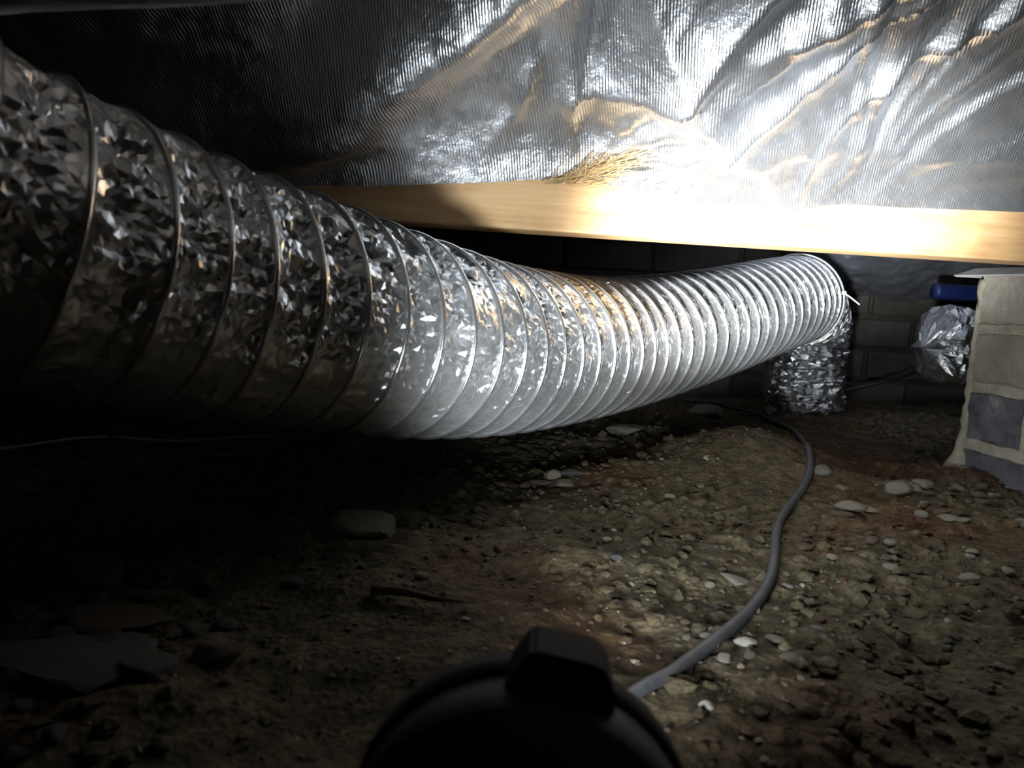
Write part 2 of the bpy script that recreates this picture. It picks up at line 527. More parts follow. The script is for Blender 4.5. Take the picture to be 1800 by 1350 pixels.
def foil_z(x, y):
    v = np.clip(beam_y(x) - y, 0, 5)
    grow = 1 - np.exp(-v / 0.05)
    z = foil_base(x, y)
    z = z + grow * 0.045 * fbm(x * 2.6 + 4, y * 2.6 + 7, 101, 3)
    wx = x + 0.012 * fbm(x * 12, y * 12, 171, 3); wy = y + 0.012 * fbm(x * 12 + 9, y * 12, 173, 3)
    for run, h, w, sh in FOLD_XY:
        d = seg_dist(wx, wy, run)
        z = z - (0.25 + 0.75 * grow) * h * np.exp(-(d / w) ** sh)
    for (sx, k, sd, amp) in ((0.06, 3.6, 3, 0.030), (0.40, 4.6, 8, 0.030), (-0.45, 3.0, 15, 0.03), (0.95, 4.0, 19, 0.03), (-1.2, 3, 23, .03)):
        dx = x - sx; dy = beam_y(sx) + 0.02 - y
        r = np.hypot(dx, dy); ph = np.arctan2(dx, dy)
        w = np.abs(fbm(ph * k + 10, ph * 0 + 3.3, sd, 4)) * 2
        z = z + grow * amp * (w - 0.2) * np.exp(-((r - 0.2) / 0.22) ** 2)
    z = z + grow * 0.010 * fbm(x * 16, y * 12, 131, 5)
    # beyond the soft left-hand fold the sheet lifts away into a hollow
    ly = np.interp(y, LEFT_Y, LEFT_X)
    z = z + grow * 0.075 * sstep(0.0, 0.14, ly - x) * sstep(-0.75, -0.45, x)
    # low drooping belly nearer the lamp
    lobe = np.exp(-((y - (0.345 + 0.10 * (x + 0.25))) / 0.065) ** 2) * sstep(0.20, 0.02, x) * sstep(-0.60, -0.38, x)
    low = 0.362 + 0.15 * np.clip(x + 0.22, -0.05, 1) + 0.01 * fbm(x * 9, y * 9, 181, 3)
    z = z + (np.minimum(low, z) - z) * lobe
    # hollow beyond it
    z = z + 0.06 * np.exp(-((x + 0.22) / 0.20) ** 2 - ((y - 0.62) / 0.14) ** 2)
    return np.clip(z, 0.335, 0.685)


u = np.unique(np.r_[np.arange(-2.19, -0.75, 0.02), np.arange(-0.75, 1.1, 0.005), np.arange(1.1, 2.19, 0.02)])
tv = np.unique(np.r_[np.arange(0, 0.9, 0.0045), np.arange(0.9, 1.9, 0.02)])
UX, TV = np.meshgrid(u, tv)
UY = np.maximum(beam_y(UX) + 0.002 - TV, -0.78)
sheet = grid_obj('foil_insulation_sheet', np.stack([UX, UY, foil_z(UX, UY)], -1), M['sheet'])
tag(sheet, 'silver woven foil insulation sheet sagging overhead in front of the pine beam', 'insulation')


def foil_back_z(x, y):
    z = 0.45 + 0.04 * fbm(x * 4, y * 4, 201, 4)
    drop = sstep(0.62, 0.80, x) * sstep(1.45, 2.02, y)
    z = z - drop * (0.16 + 0.05 * fbm(x * 9, y * 3, 207, 3))
    z = z + 0.045 * np.abs(fbm(x * 14, y * 9, 211, 4)) + 0.012 * fbm(x * 40, y * 30, 213, 3)
    return np.clip(z, 0.25, 0.66)


bx_ = np.unique(np.r_[np.arange(-2.19, 0.3, 0.03), np.arange(0.3, 1.5, 0.008), np.arange(1.5, 2.19, 0.03)])
tw = np.linspace(0, 1, 110)
BX, TW = np.meshgrid(bx_, tw)
y0 = beam_y(BX) + BEAM_D + 0.004
BY = y0 + (WALL_Y - 0.015 - y0) * TW
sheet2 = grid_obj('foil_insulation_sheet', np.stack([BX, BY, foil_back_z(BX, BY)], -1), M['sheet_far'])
tag(sheet2, 'dusty grey foil insulation sheet drooping behind the pine beam against the back wall', 'insulation')


# ------------------------------------------------------------------ ducts
def duct(root, pts, R, pitch, K, nv, amp_fn, mat, wire_r, dip, seed, wmat, lower_smooth=False, start=0):
    P = Path(pts)
    s0 = P.s[int(np.argmin(np.linalg.norm(P.c - np.array(pts[start]), axis=1)))]
    r_ = np.random.default_rng(seed)
    rows = int(P.L / pitch * K)
    I, J = np.meshgrid(np.arange(rows + 1), np.arange(nv), indexing='ij')
    s = (I / K + J / nv) * pitch
    th = J / nv * 2 * np.pi
    t = (I % K) / K
    sag = 1 - (2 * t - 1) ** 2
    amp = amp_fn(s - s0)
    on = (t > 0)
    big = fbm(s / 0.020 + 0.4 * th, th * R / 0.015, seed, 4) * 2
    turn = np.floor(s / pitch)
    jit = r_.uniform(-1, 1, s.shape)
    amp = amp * (0.22 + 0.78 * sstep(-0.35, 0.35, np.cos(th))) if lower_smooth else amp
    dr = np.where(on, amp * (0.0009 * jit + 0.0095 * big + 0.010 * np.abs(fbm(s / 0.03 + 7, th * R / 0.012, seed + 9, 3))), 0.0)
    r = R - dip * sag * (0.7 + 0.6 * vnoise(th * 2.2, turn, seed + 3)) + dr
    if lower_smooth: r = np.where(on, np.minimum(r, R - 0.0004 - 0.0015 * sag * r_.random(s.shape)), r)
    sj = np.where(on, s + r_.uniform(-1, 1, s.shape) * pitch / K * 0.30, s)
    tj = th + np.where(on, r_.uniform(-1, 1, s.shape) * 2 * np.pi / nv * 0.32, 0)
    V = P.ev(sj, tj, r)
    loc = Vector(root.location)
    V = V - np.array(loc)
    idx = I * nv + J
    a = idx[:-1, :]; d = idx[1:, :]
    nxt = np.where(J < nv - 1, idx + 1, (I + K) * nv)
    b_ = nxt[:-1, :]; c_ = nxt[1:, :]
    ok = (np.where(J < nv - 1, I, I + K)[1:, :] <= rows)
    flip = r_.random(a.shape) < 0.5
    a, b_, c_, d = a[ok], b_[ok], c_[ok], d[ok]; flip = flip[ok]
    t1 = np.where(flip[:, None], np.stack([a, b_, c_], 1), np.stack([a, b_, d], 1))
    t2 = np.where(flip[:, None], np.stack([a, c_, d], 1), np.stack([b_, c_, d], 1))
    tri = np.vstack([t1, t2])
    me = bpy.data.meshes.new('foil_sleeve')
    V = V.reshape(-1, 3)
    me.vertices.add(len(V)); me.vertices.foreach_set('co', V.reshape(-1).astype(np.float32))
    me.loops.add(tri.size); me.loops.foreach_set('vertex_index', tri.reshape(-1).astype(np.int32))
    me.polygons.add(len(tri)); me.polygons.foreach_set('loop_start', np.arange(0, tri.size, 3, dtype=np.int32))
    me.polygons.foreach_set('use_smooth', np.zeros(len(tri), bool))
    me.update(calc_edges=True); me.validate()
    me.materials.append(mat)
    o = bpy.data.objects.new('foil_sleeve', me); COL.objects.link(o); o.parent = root
    # the spiral wire under the foil
    n = int(rows / K * 64)
    q = np.arange(n + 1) / 64.0
    C = P.ev(q * pitch, q * 2 * np.pi, np.full(len(q), R + 0.0006)) - np.array(loc)
    T = np.gradient(C, axis=0); T /= np.linalg.norm(T, axis=1)[:, None]
    cen = P.ev(q * pitch, q * 0, np.zeros(len(q))) - np.array(loc)
    Nn = C - cen; Nn -= T * (Nn * T).sum(1)[:, None]; Nn /= np.linalg.norm(Nn, axis=1)[:, None]
    Bn = np.cross(T, Nn)
    Vw, fw = tube_mesh(C, Nn, Bn, wire_r, 7)
    mesh_obj('wire_coil', Vw, fw, wmat, root, True)
    return P


duct_pts = [Vector((-2.17, 0.40, 0.29)), Vector((-1.6, 0.42, 0.30)), Vector((-1.05, 0.43, 0.315)), Vector((-0.66, 0.43, 0.335)), at(-420, 250, 0.40), at(-150, 345, 0.43), at(60, 425, 0.475), at(270, 490, 0.545), at(500, 545, 0.635), at(700, 590, 0.745),
            at(890, 615, 0.91), at(1075, 606, 1.14), at(1240, 572, 1.38), at(1350, 540, 1.60), at(1405, 526, 1.76)]
root = empty('flexible_duct', at(890, 615, 0.91))
tag(root, 'long ribbed silver foil flexible duct swooping across the crawl space under the beam', 'duct')
PD = duct(root, duct_pts, 0.098, 0.042, 14, 156,
          lambda s: 1.15 - 0.95 * sstep(0.42, 0.90, s), M['duct'], 0.0019, 0.0068, 5, M['wire'], True, 4)
print('duct length', PD.L)

root2 = empty('duct_elbow', at(1411, 700, 1.87))
elbow_pts = [at(1385, 534, 1.70), at(1408, 535, 1.80), at(1425, 566, 1.88), at(1415, 630, 1.89), at(1411, 690, 1.88), at(1410, 745, 1.87)]
tag(root2, 'crumpled shiny foil duct elbow dropping to the dirt behind the ribbed duct', 'duct')
duct(root2, elbow_pts, 0.092, 0.034, 7, 64, lambda s: 1.5 + 0 * s, M['duct_shiny'], 0.0015, 0.005, 9, M['wire'])

# cable tie clamping the two ducts together
tie = empty('cable_tie', Vector(PD.c[-6]))
k0 = len(PD.s) - 6
aa = np.linspace(0, 2 * np.pi, 65)
ring = PD.c[k0] + 0.1025 * (PD.N[k0] * np.cos(aa)[:, None] + PD.B[k0] * np.sin(aa)[:, None])
V = []; f = []
for i, a in enumerate(aa[:-1]):
    rad = PD.N[k0] * math.cos(a) + PD.B[k0] * math.sin(a)
    for (dr, dt) in ((-.001, -.003), (.001, -.003), (.001, .003), (-.001, .003)):
        V.append(PD.c[k0] + rad * (0.1025 + dr) + PD.T[k0] * dt - np.array(tie.location))
nn = len(aa) - 1
for i in range(nn):
    for j in range(4):
        f.append((i * 4 + j, i * 4 + (j + 1) % 4, ((i + 1) % nn) * 4 + (j + 1) % 4, ((i + 1) % nn) * 4 + j))
mesh_obj('band', V, f, M['tie'], tie)
# locking head and loose tail on the side facing the pier
best = min(range(nn), key=lambda i: (Vector(ring[i]) - at(1466, 516, 1.72)).length)
hp = Vector(ring[best])
hd = bm_obj('locking_head', box_bm(0.009, 0.007, 0.008, 0.001, 1), M['tie'], tie); hd.location = hp - tie.location
dirx = (at(1492, 535, 1.70) - at(1464, 514, 1.72)).normalized()
tube_obj('tail', [hp - tie.location, hp - tie.location + dirx * 0.018 + Vector((0, 0, .001)), hp - tie.location + dirx * 0.042], 0.0017, M['tie'], tie, 6, 0.003)
tag(tie, 'white plastic cable tie with loose tail around the end of the ribbed duct', 'cable tie')

# ------------------------------------------------------------------ brick pier and cap
PX0 = at(1716, 560, 1.165)
pier_ang = ang
PWX, PWY = 0.235, 0.235
pier = empty('brick_pier', (PX0.x + PWY * math.sin(pier_ang), PX0.y - PWY * math.cos(pier_ang), 0.0))
pier.rotation_euler = (0, 0, pier_ang)
tag(pier, 'square brick pier with pale mortar joints carrying the pine beam', 'pier')
top = 0.3215
bh, mh = 0.0745, 0.0135
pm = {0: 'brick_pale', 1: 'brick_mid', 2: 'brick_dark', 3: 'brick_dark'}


def brick_mesh(sx, sy, sz, seed):
    bm = box_bm(sx, sy, sz, 0.006, 2)
    bmesh.ops.subdivide_edges(bm, edges=[e for e in bm.edges if e.calc_length() > 0.03], cuts=3, use_grid_fill=True)
    r = random.Random(seed)
    for v in bm.verts: v.co += Vector((r.uniform(-1, 1), r.uniform(-1, 1), r.uniform(-1, 1))) * 0.0012
    return bm


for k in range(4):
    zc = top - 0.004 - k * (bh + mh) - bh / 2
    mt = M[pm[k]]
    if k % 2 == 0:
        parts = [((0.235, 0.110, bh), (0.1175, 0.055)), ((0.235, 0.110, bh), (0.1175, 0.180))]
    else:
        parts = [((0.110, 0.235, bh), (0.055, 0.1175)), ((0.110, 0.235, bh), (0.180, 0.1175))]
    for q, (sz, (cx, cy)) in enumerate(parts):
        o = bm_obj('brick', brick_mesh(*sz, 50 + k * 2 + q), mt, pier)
        o.location = (cx, cy, zc)
mo = bm_obj('mortar', box_bm(PWX - 0.006, PWY - 0.006, 0.335, 0.002, 1), M['mortar'], pier)
mo.location = (PWX / 2, PWY / 2, top - 0.335 / 2 - 0.002)
# each bed joint stands a little proud and ragged
for k in range(3):
    zc = top - 0.004 - (k + 1) * (bh + mh) + mh / 2
    bm = box_bm(PWX + 0.003, PWY + 0.003, mh + 0.003, 0.002, 1)
    bmesh.ops.subdivide_edges(bm, edges=[e for e in bm.edges if e.calc_length() > 0.1], cuts=14, use_grid_fill=True)
    for v in bm.verts:
        v.co += Vector((random.uniform(-1, 1), random.uniform(-1, 1), random.uniform(-1, 1) * 1.2)) * 0.0016
    o = bm_obj('bed_joint', bm, M['mortar'], pier); o.location = (PWX / 2, PWY / 2, zc)
# mortar squeezed out down the back corner, and a spread fillet at the foot
bm = bmesh.new()
rows = 30
prev = None
for i in range(rows):
    z = 0.312 * i / (rows - 1)
    fl = 0.050 * math.exp(-z / 0.024) + 0.001 + random.uniform(0, 0.002)
    ring_ = []
    wid = 0.004 + 0.16 * math.exp(-z / 0.012) + random.uniform(0, .007)
    for (px_, py_) in ((-fl * 0.5, PWY - wid), (-fl, PWY - wid * 0.4), (-fl, PWY + fl * .3), (-fl * 0.5, PWY + fl), (0.03, PWY + fl), (0.03, PWY - 0.01), (0.012, PWY - wid)):
        ring_.append(bm.verts.new((px_ + random.uniform(-.001, .001), py_ + random.uniform(-.002, .002), z)))
    if prev:
        for j in range(7):
            bm.faces.new((prev[j], prev[(j + 1) % 7], ring_[(j + 1) % 7], ring_[j]))
    prev = ring_
bm.faces.new(list(reversed(prev)))
bmesh.ops.recalc_face_normals(bm, faces=bm.faces[:])
sk = bm_obj('mortar_skirt', bm, M['mortar'], pier, True)
sk.location = (0, 0, -0.004)

# metal cap folded down around its edge
cap = empty('pier_cap', (pier.location.x, pier.location.y, top - 0.001))
cap.rotation_euler = (0, 0, pier_ang)
bm = bmesh.new()
o1, o2, dz = 0.006, 0.026, 0.011
pr = []
for (off, z) in ((o1, 0.004), (o2, 0.004 - dz), (o2 - 0.002, 0.0015 - dz), (o1 - .001, 0.0012)):
    pr.append([bm.verts.new((x, y, z)) for (x, y) in ((-off, -off), (PWX + off, -off), (PWX + off, PWY + off), (-off, PWY + off))])
bm.faces.new(pr[0])
for k in range(3):
    for j in range(4):
        bm.faces.new((pr[k][j], pr[k + 1][j], pr[k + 1][(j + 1) % 4], pr[k][(j + 1) % 4]))
bm.faces.new(list(reversed(pr[3])))
bmesh.ops.recalc_face_normals(bm, faces=bm.faces[:])
bm_obj('cap_sheet', bm, M['galv'], cap)
tag(cap, 'thin folded metal cap between the brick pier and the pine beam', 'pier cap')

# ------------------------------------------------------------------ foil-wrapped duct behind the pier, blue pipe, wall cable
def crumple_tube(name, pts, R, seed, mat, squash=1.0, nv=36, step=0.009, amp=0.017):
    P = Path(pts)
    r_ = np.random.default_rng(seed)
    n = int(P.L / step)
    I, J = np.meshgrid(np.arange(n + 1), np.arange(nv), indexing='ij')
    s = I * step; th = J / nv * 2 * np.pi
    box = 1 / np.maximum(np.abs(np.cos(th)), np.abs(np.sin(th))) ** 0.55
    r = R * box + amp * (r_.uniform(-1, 1, s.shape) * 0.35 + 2 * fbm(s / 0.05, np.cos(th) * 1.6 + 3, seed, 3) + 1.2 * fbm(np.sin(th) * 2, s / .07, seed + 5, 3))
    e = np.clip(s / 0.03, 0, 1)
    r = r * (0.06 + 0.94 * np.sqrt(e))
    s = s + 0.03 * (1 - e) * (r_.random(s.shape) * 0.5 + 2 * fbm(np.cos(th) * 2 + 5, np.sin(th) * 2 + I * .2, seed, 3)) * np.clip(e * 6, 0, 1)
    V = P.ev(s, th, r).reshape(-1, 3)
    f = []
    for i in range(n):
        for j in range(nv):
            a, b2, c, d = i * nv + j, i * nv + (j + 1) % nv, (i + 1) * nv + (j + 1) % nv, (i + 1) * nv + j
            f += [(a, b2, c), (a, c, d)] if r_.random() < .5 else [(a, b2, d), (b2, c, d)]
    f.append(tuple(reversed(range(nv)))); f.append(tuple(range(n * nv, n * nv + nv)))
    return mesh_obj(name, V, f, mat)


b0 = at(1622, 612, 1.62)
wrap_pts = [b0, b0 + Vector((0.10, 0.01, 0.005)), b0 + Vector((0.22, 0.02, 0.0)), b0 + Vector((0.34, 0.04, -0.05)), b0 + Vector((0.40, 0.05, -0.16)), b0 + Vector((0.41, 0.05, -0.24))]
wd = crumple_tube('foil_wrapped_pipe', wrap_pts, 0.075, 33, M['duct_shiny'])
tag(wd, 'foil-wrapped pipe end with crinkled lagging half hidden behind the brick pier', 'pipe')
bl = at(1650, 512, 1.66)
blue = tube_obj('blue_pipe', [bl + Vector((-0.01, 0, 0)), bl + Vector((0.10, 0.005, -0.001)), bl + Vector((0.28, 0.02, 0.0))], 0.017, M['blue'], None, 14)
tag(blue, 'blue plastic pipe lying on top of the foil-wrapped pipe', 'pipe')
wc_pts = [at(1450, 695, 1.93), at(1500, 683, 1.93), at(1560, 670, 1.90), at(1612, 652, 1.80), at(1625, 640, 1.72)]
wcb = tube_obj('black_cable', wc_pts, 0.0045, M['black_cable'])
tag(wcb, 'thin black cable strung from the duct elbow to the foil-wrapped pipe', 'cable')


# ------------------------------------------------------------------ cables on the ground
def on_ground(pix, lift):
    out = []
    for (px, py) in pix:
        p, d = ground_pt(px, py)
        out.append(Vector((p.x, p.y, float(ground_h(p.x, p.y)) + lift)))
    return out


def drape(pix, rad, first=()):
    """follow the ground between the given spots"""
    c = catmull([Vector((q[0], q[1], float(ground_h(q[0], q[1])))) for q in first] + on_ground(pix, 0), 10)
    z = ground_h(c[:, 0], c[:, 1])
    k = np.ones(9) / 9
    zp = np.r_[[z[0]] * 4, z, [z[-1]] * 4]
    zs = np.maximum(np.convolve(zp, k, 'valid'), z - rad * 0.5)
    c[:, 2] = zs + rad * 0.8
    return [Vector(p) for p in c[::2]]


cab = tube_obj('power_cable', drape([(1060, 1268), (1130, 1228), (1200, 1180), (1262, 1128), (1325, 1072), (1358, 1012), (1362, 960), (1372, 915), (1408, 868), (1424, 832),
                                     (1422, 795), (1400, 765), (1345, 738), (1270, 716), (1200, 705)], 0.0052, [(q.x, q.y) for q in (at(905, 1600, 0.225),)]), 0.0052, M['cable'], None, 12, 0.005)
tag(cab, 'grey power cable snaking over the dirt from the black lamp', 'cable')
thin = tube_obj('thin_wire', drape([(-120, 800), (20, 792), (120, 778), (230, 772), (380, 776), (520, 777), (575, 770), (640, 762), (720, 756)], 0.0060), 0.0024, M['wire_thin'], None, 8, 0.006)
tag(thin, 'thin pale wire lying on the dark dirt below the ribbed duct', 'wire')

# ------------------------------------------------------------------ lamp in front of the camera
lamp_c = at(905, 1600, 0.225)
aim = at(*TORCH_AIM)
lamp = empty('work_lamp', lamp_c)
tag(lamp, 'round black hand lamp seen from behind with raised block on top', 'lamp')
axis = (aim - (lamp_c + Vector((0.0, 0.05, 0)))).normalized()
# the housing itself points almost straight ahead from the camera
hax = Vector((0.06, 0.97, -0.05)).normalized()
side = hax.cross(Vector((0, 0, 1))).normalized()
upv = side.cross(hax).normalized()
tilt = math.radians(9)
upv, side = upv * math.cos(tilt) + side * math.sin(tilt), side * math.cos(tilt) - upv * math.sin(tilt)
LR = Matrix((side, hax, upv)).transposed().to_4x4()


def lathe(name, prof, mat, parent, n=64, smooth=True):
    V = []; f = []
    for (r, y) in prof:
        for j in range(n):
            a = 2 * math.pi * j / n
            V.append(LR @ Vector((r * math.cos(a), y, r * math.sin(a))))
    m_ = len(prof)
    for i in range(m_ - 1):
        for j in range(n):
            f.append((i * n + j, i * n + (j + 1) % n, (i + 1) * n + (j + 1) % n, (i + 1) * n + j))
    f.append(tuple(reversed(range(n)))); f.append(tuple(range((m_ - 1) * n, m_ * n)))
    o = mesh_obj(name, V, f, mat, parent, smooth)
    return o


RL = 0.0570
lathe('housing', [(0.030, -0.018), (0.036, -0.0165), (0.040, -0.012), (0.046, -0.004), (RL, 0.008), (RL, 0.034), (0.044, 0.036)], M['plastic_black'], lamp)
lathe('rear_ring', [(0.030, -0.0225), (0.0365, -0.0225), (0.0375, -0.020), (0.0375, -0.012), (0.030, -0.012)], M['rubber'], lamp)
lathe('rear_cap', [(0.004, -0.024), (0.024, -0.0235), (0.029, -0.021), (0.030, -0.015)], M['plastic_black'], lamp)
lathe('bezel', [(0.043, 0.030), (RL + 0.0015, 0.031), (RL + 0.002, 0.036), (RL + 0.0015, 0.045), (0.044, 0.046), (0.043, 0.040)], M['rubber'], lamp)
lathe('lens', [(0.001, 0.0405), (0.030, 0.0405), (0.0435, 0.040), (0.0435, 0.037)], M['lens'], lamp)
# raised block with sloping sides on top of the housing
bm = bmesh.new()
prof = [(-0.0185, 0.050), (-0.0120, 0.0665), (-0.0105, 0.0685), (0.0115, 0.0685), (0.0140, 0.0665), (0.0180, 0.0600), (0.0190, 0.050)]
a_ = [bm.verts.new(LR @ Vector((x, 0.020, z))) for x, z in prof]
b_ = [bm.verts.new(LR @ Vector((x, 0.044, z))) for x, z in prof]
bm.faces.new(a_); bm.faces.new(list(reversed(b_)))
for i in range(len(prof)):
    j = (i + 1) % len(prof)
    bm.faces.new((a_[i], b_[i], b_[j], a_[j]))
bmesh.ops.recalc_face_normals(bm, faces=bm.faces[:])
bmesh.ops.bevel(bm, geom=bm.edges[:], offset=0.0012, segments=2, affect='EDGES')
bm_obj('switch_block', bm, M['rubber'], lamp)
# pistol grip down to the dirt
gz = float(ground_h(lamp_c.x, lamp_c.y))
tube_obj('grip', [Vector((0, 0.005, -0.030)), Vector((0, 0.0, -0.060)), Vector((0, -0.006, gz - lamp_c.z + 0.004))], 0.017, M['plastic_black'], lamp, 18, 0.004)
o = bm_obj('foot', box_bm(0.062, 0.075, 0.012, 0.005, 3), M['rubber'], lamp); o.location = Vector((0, -0.006, gz - lamp_c.z + 0.006))

src = lamp_c + hax * 0.052
axis = (aim - src).normalized()


def spot(name, watts, deg, blend, rad, col):
    l = bpy.data.lights.new(name, 'SPOT'); l.energy = watts; l.spot_size = math.radians(deg); l.spot_blend = blend
    l.shadow_soft_size = rad; l.color = col
    o = bpy.data.objects.new(name, l); COL.objects.link(o)
    o.parent = lamp
    o.location = src - lamp_c
    o.rotation_euler = (-axis).to_track_quat('Z', 'Y').to_euler()
    return o


spot('lamp_beam', HOT_W, 38, 1.0, 0.040, (0.95, 0.98, 1.0))
spot('lamp_spill', SPILL_W, 78, 0.45, 0.040, (0.90, 0.96, 1.0))


# ------------------------------------------------------------------ stones
def stone_mesh(seed, flat=0.65, ang=0.3, sub=3):
    bm = bmesh.new()
    bmesh.ops.create_icosphere(bm, subdivisions=sub, radius=0.5)
    r = random.Random(seed)
    planes = []
    for _ in range(9):
        n = Vector((r.gauss(0, 1), r.gauss(0, 1), r.gauss(0, 1))).normalized()
        planes.append((n, r.uniform(0.5 - ang * 0.62, 0.48)))
    for v in bm.verts:
        for n, d in planes:
            k = v.co.dot(n)
            if k > d: v.co -= n * (k - d) * 0.9
        q = v.co * 3.1 + Vector((seed * 1.7, 0, 0))
        v.co *= 1 + ang * 0.55 * float(fbm(np.array([q.x + q.z * .7]), np.array([q.y - q.z * .6]), seed, 3)[0])
        v.co += Vector((r.uniform(-1, 1), r.uniform(-1, 1), r.uniform(-1, 1))) * 0.010
        v.co.z *= flat
    me = bpy.data.meshes.new('stone')
    bm.normal_update(); bm.to_mesh(me); bm.free()
    for p in me.polygons: p.use_smooth = ang < 0.30
    return me


ST = {}
for mk in ('stone_pale', 'stone_white', 'stone_brown', 'stone_grey', 'clod_red'):
    ST[mk] = []
    for k in range(6):
        me = stone_mesh(hash((mk, k)) % 9999 if False else (len(ST) * 31 + k), 0.55 + 0.05 * k, 0.26 + 0.06 * k)
        me.materials.append(M[mk]); ST[mk].append(me)


def put_stone(name, px, py, wpx, hpx, mk, label, cat='stone', group=None, var=0, rot=None, sink=0.30, deep=None):
    p, d = ground_pt(px, py)
    w = wpx / F * d
    dp = deep * w if deep else w * random.uniform(0.65, 0.95)
    # apparent height is the stone's height plus its foreshortened depth
    vis = hpx / F * d
    fore = dp * (EYE / math.hypot(d, EYE))
    hz = min(max(vis - fore * 0.8, 0.22 * w), 0.75 * w)
    o = bpy.data.objects.new(name, ST[mk][var % 6]); COL.objects.link(o)
    o.scale = (w, dp, hz / (0.55 + 0.05 * (var % 6)))
    o.rotation_euler = (random.uniform(-.12, .12), random.uniform(-.12, .12), random.uniform(-.5, .5) if rot is None else rot)
    o.location = (p.x, p.y, float(ground_h(p.x, p.y)) + hz * (0.5 - sink))
    tag(o, label, cat, group)
    return o


G = 'pebbles along the grey cable'
put_stone('flat_stone', 634, 930, 165, 62, 'stone_pale', 'broad flat pale stone lying on the dark dirt', var=1, rot=0.1, sink=0.2)
put_stone('stone', 755, 925, 34, 42, 'stone_grey', 'upright grey stone beside the broad flat pale stone', var=3)
put_stone('stone', 836, 915, 30, 18, 'stone_grey', 'small rounded grey stone lying alone on the shaded dirt', var=2)
put_stone('stone', 516, 1027, 46, 26, 'stone_grey', 'smooth oval grey stone on the shaded dirt', var=0, sink=.15)
put_stone('stone', 742, 1016, 28, 24, 'stone_pale', 'rounded pale stone beyond the lying twig', var=0)
put_stone('stone', 720, 1031, 24, 14, 'stone_pale', 'small flat pale stone beyond the lying twig', var=2)
put_stone('broken_stone', 945, 852, 60, 18, 'stone_pale', 'long low pale stone in the cluster of broken stones', group='cluster of broken stones', var=4)
put_stone('broken_stone', 972, 838, 32, 24, 'stone_pale', 'upright pale stone in the cluster of broken stones', group='cluster of broken stones', var=5)
put_stone('broken_stone', 1008, 832, 50, 20, 'stone_grey', 'grey slab in the cluster of broken stones', group='cluster of broken stones', var=3)
put_stone('broken_stone', 992, 851, 44, 20, 'stone_pale', 'rounded pale stone in the cluster of broken stones', group='cluster of broken stones', var=1)
put_stone('pebble', 1241, 1247, 28, 28, 'stone_white', 'round whitish pebble lying alone on the dirt beside the lamp', var=0, sink=.1, rot=0, deep=.95)
put_stone('pebble', 1310, 1133, 44, 24, 'stone_white', 'oval whitish pebble touching the grey cable', group=G, var=0, sink=.1, rot=.1)
put_stone('pebble', 1273, 1160, 32, 22, 'stone_pale', 'pale pebble below the oval whitish pebble', group=G, var=1, sink=.1)
put_stone('pebble', 1245, 1126, 34, 22, 'stone_pale', 'pale flattish pebble on the lamp side of the cable', group=G, var=2, sink=.1)
put_stone('pebble', 1266, 1109, 26, 18, 'stone_white', 'yellowish-white angular pebble against the cable', group=G, var=5, sink=.1)
put_stone('pebble', 1364, 1127, 40, 17, 'stone_pale', 'long flat pale pebble off the cable bend', group=G, var=3, sink=.1)
put_stone('pebble', 1317, 1157, 22, 20, 'stone_brown', 'small brown pebble below the oval whitish pebble', group=G, var=0, sink=.1)
put_stone('stone', 1392, 1160, 46, 36, 'stone_brown', 'large brown stone among the pebbles below the cable', var=1)
put_stone('pebble', 1410, 1058, 34, 24, 'stone_pale', 'pale stone of the pair beside the cable bend', group=G, var=4)
put_stone('pebble', 1440, 1060, 34, 18, 'stone_brown', 'brown stone of the pair beside the cable bend', group=G, var=2)
put_stone('pebble', 1565, 958, 28, 18, 'stone_pale', 'smooth pale pebble alone on the reddish dirt', var=0, sink=.1)
put_stone('stone', 1495, 895, 56, 30, 'stone_pale', 'pale lumpy stone on the rubble by the pier', var=3)
put_stone('stone', 1575, 862, 52, 34, 'stone_pale', 'large pale lump of mortar at the foot of the pier', var=5)
put_stone('stone', 1700, 1018, 44, 28, 'stone_pale', 'pale angular stone half sunk in the reddish dirt', var=5)
put_stone('stone', 1446, 830, 36, 24, 'stone_pale', 'tan rounded stone on the pier side of the cable', var=1)
put_stone('stone', 1250, 807, 28, 14, 'stone_white', 'small bright oval stone on the brightly lit earth mound', var=0)
put_stone('stone', 1290, 1020, 60, 26, 'stone_pale', 'long pale stone sunk beside the cable', var=4)
put_stone('stone', 1100, 760, 90, 32, 'stone_pale', 'flaky tan rock lying under the ribbed duct', var=4, sink=.25)
put_stone('stone', 1240, 727, 80, 28, 'stone_pale', 'smooth tan rock lying under the ribbed duct', var=1, sink=.25)
put_stone('stone', 400, 808, 90, 22, 'stone_grey', 'flat grey shard lying beside the thin pale wire', var=4, sink=.2)
put_stone('stone', 432, 870, 34, 16, 'stone_grey', 'small grey shard on the dirt under the duct', var=2)
put_stone('mica_chip', 820, 1089, 18, 11, 'stone_white', 'tiny bright white chip on the dirt beside the twig', cat='chip', var=5, sink=.1)

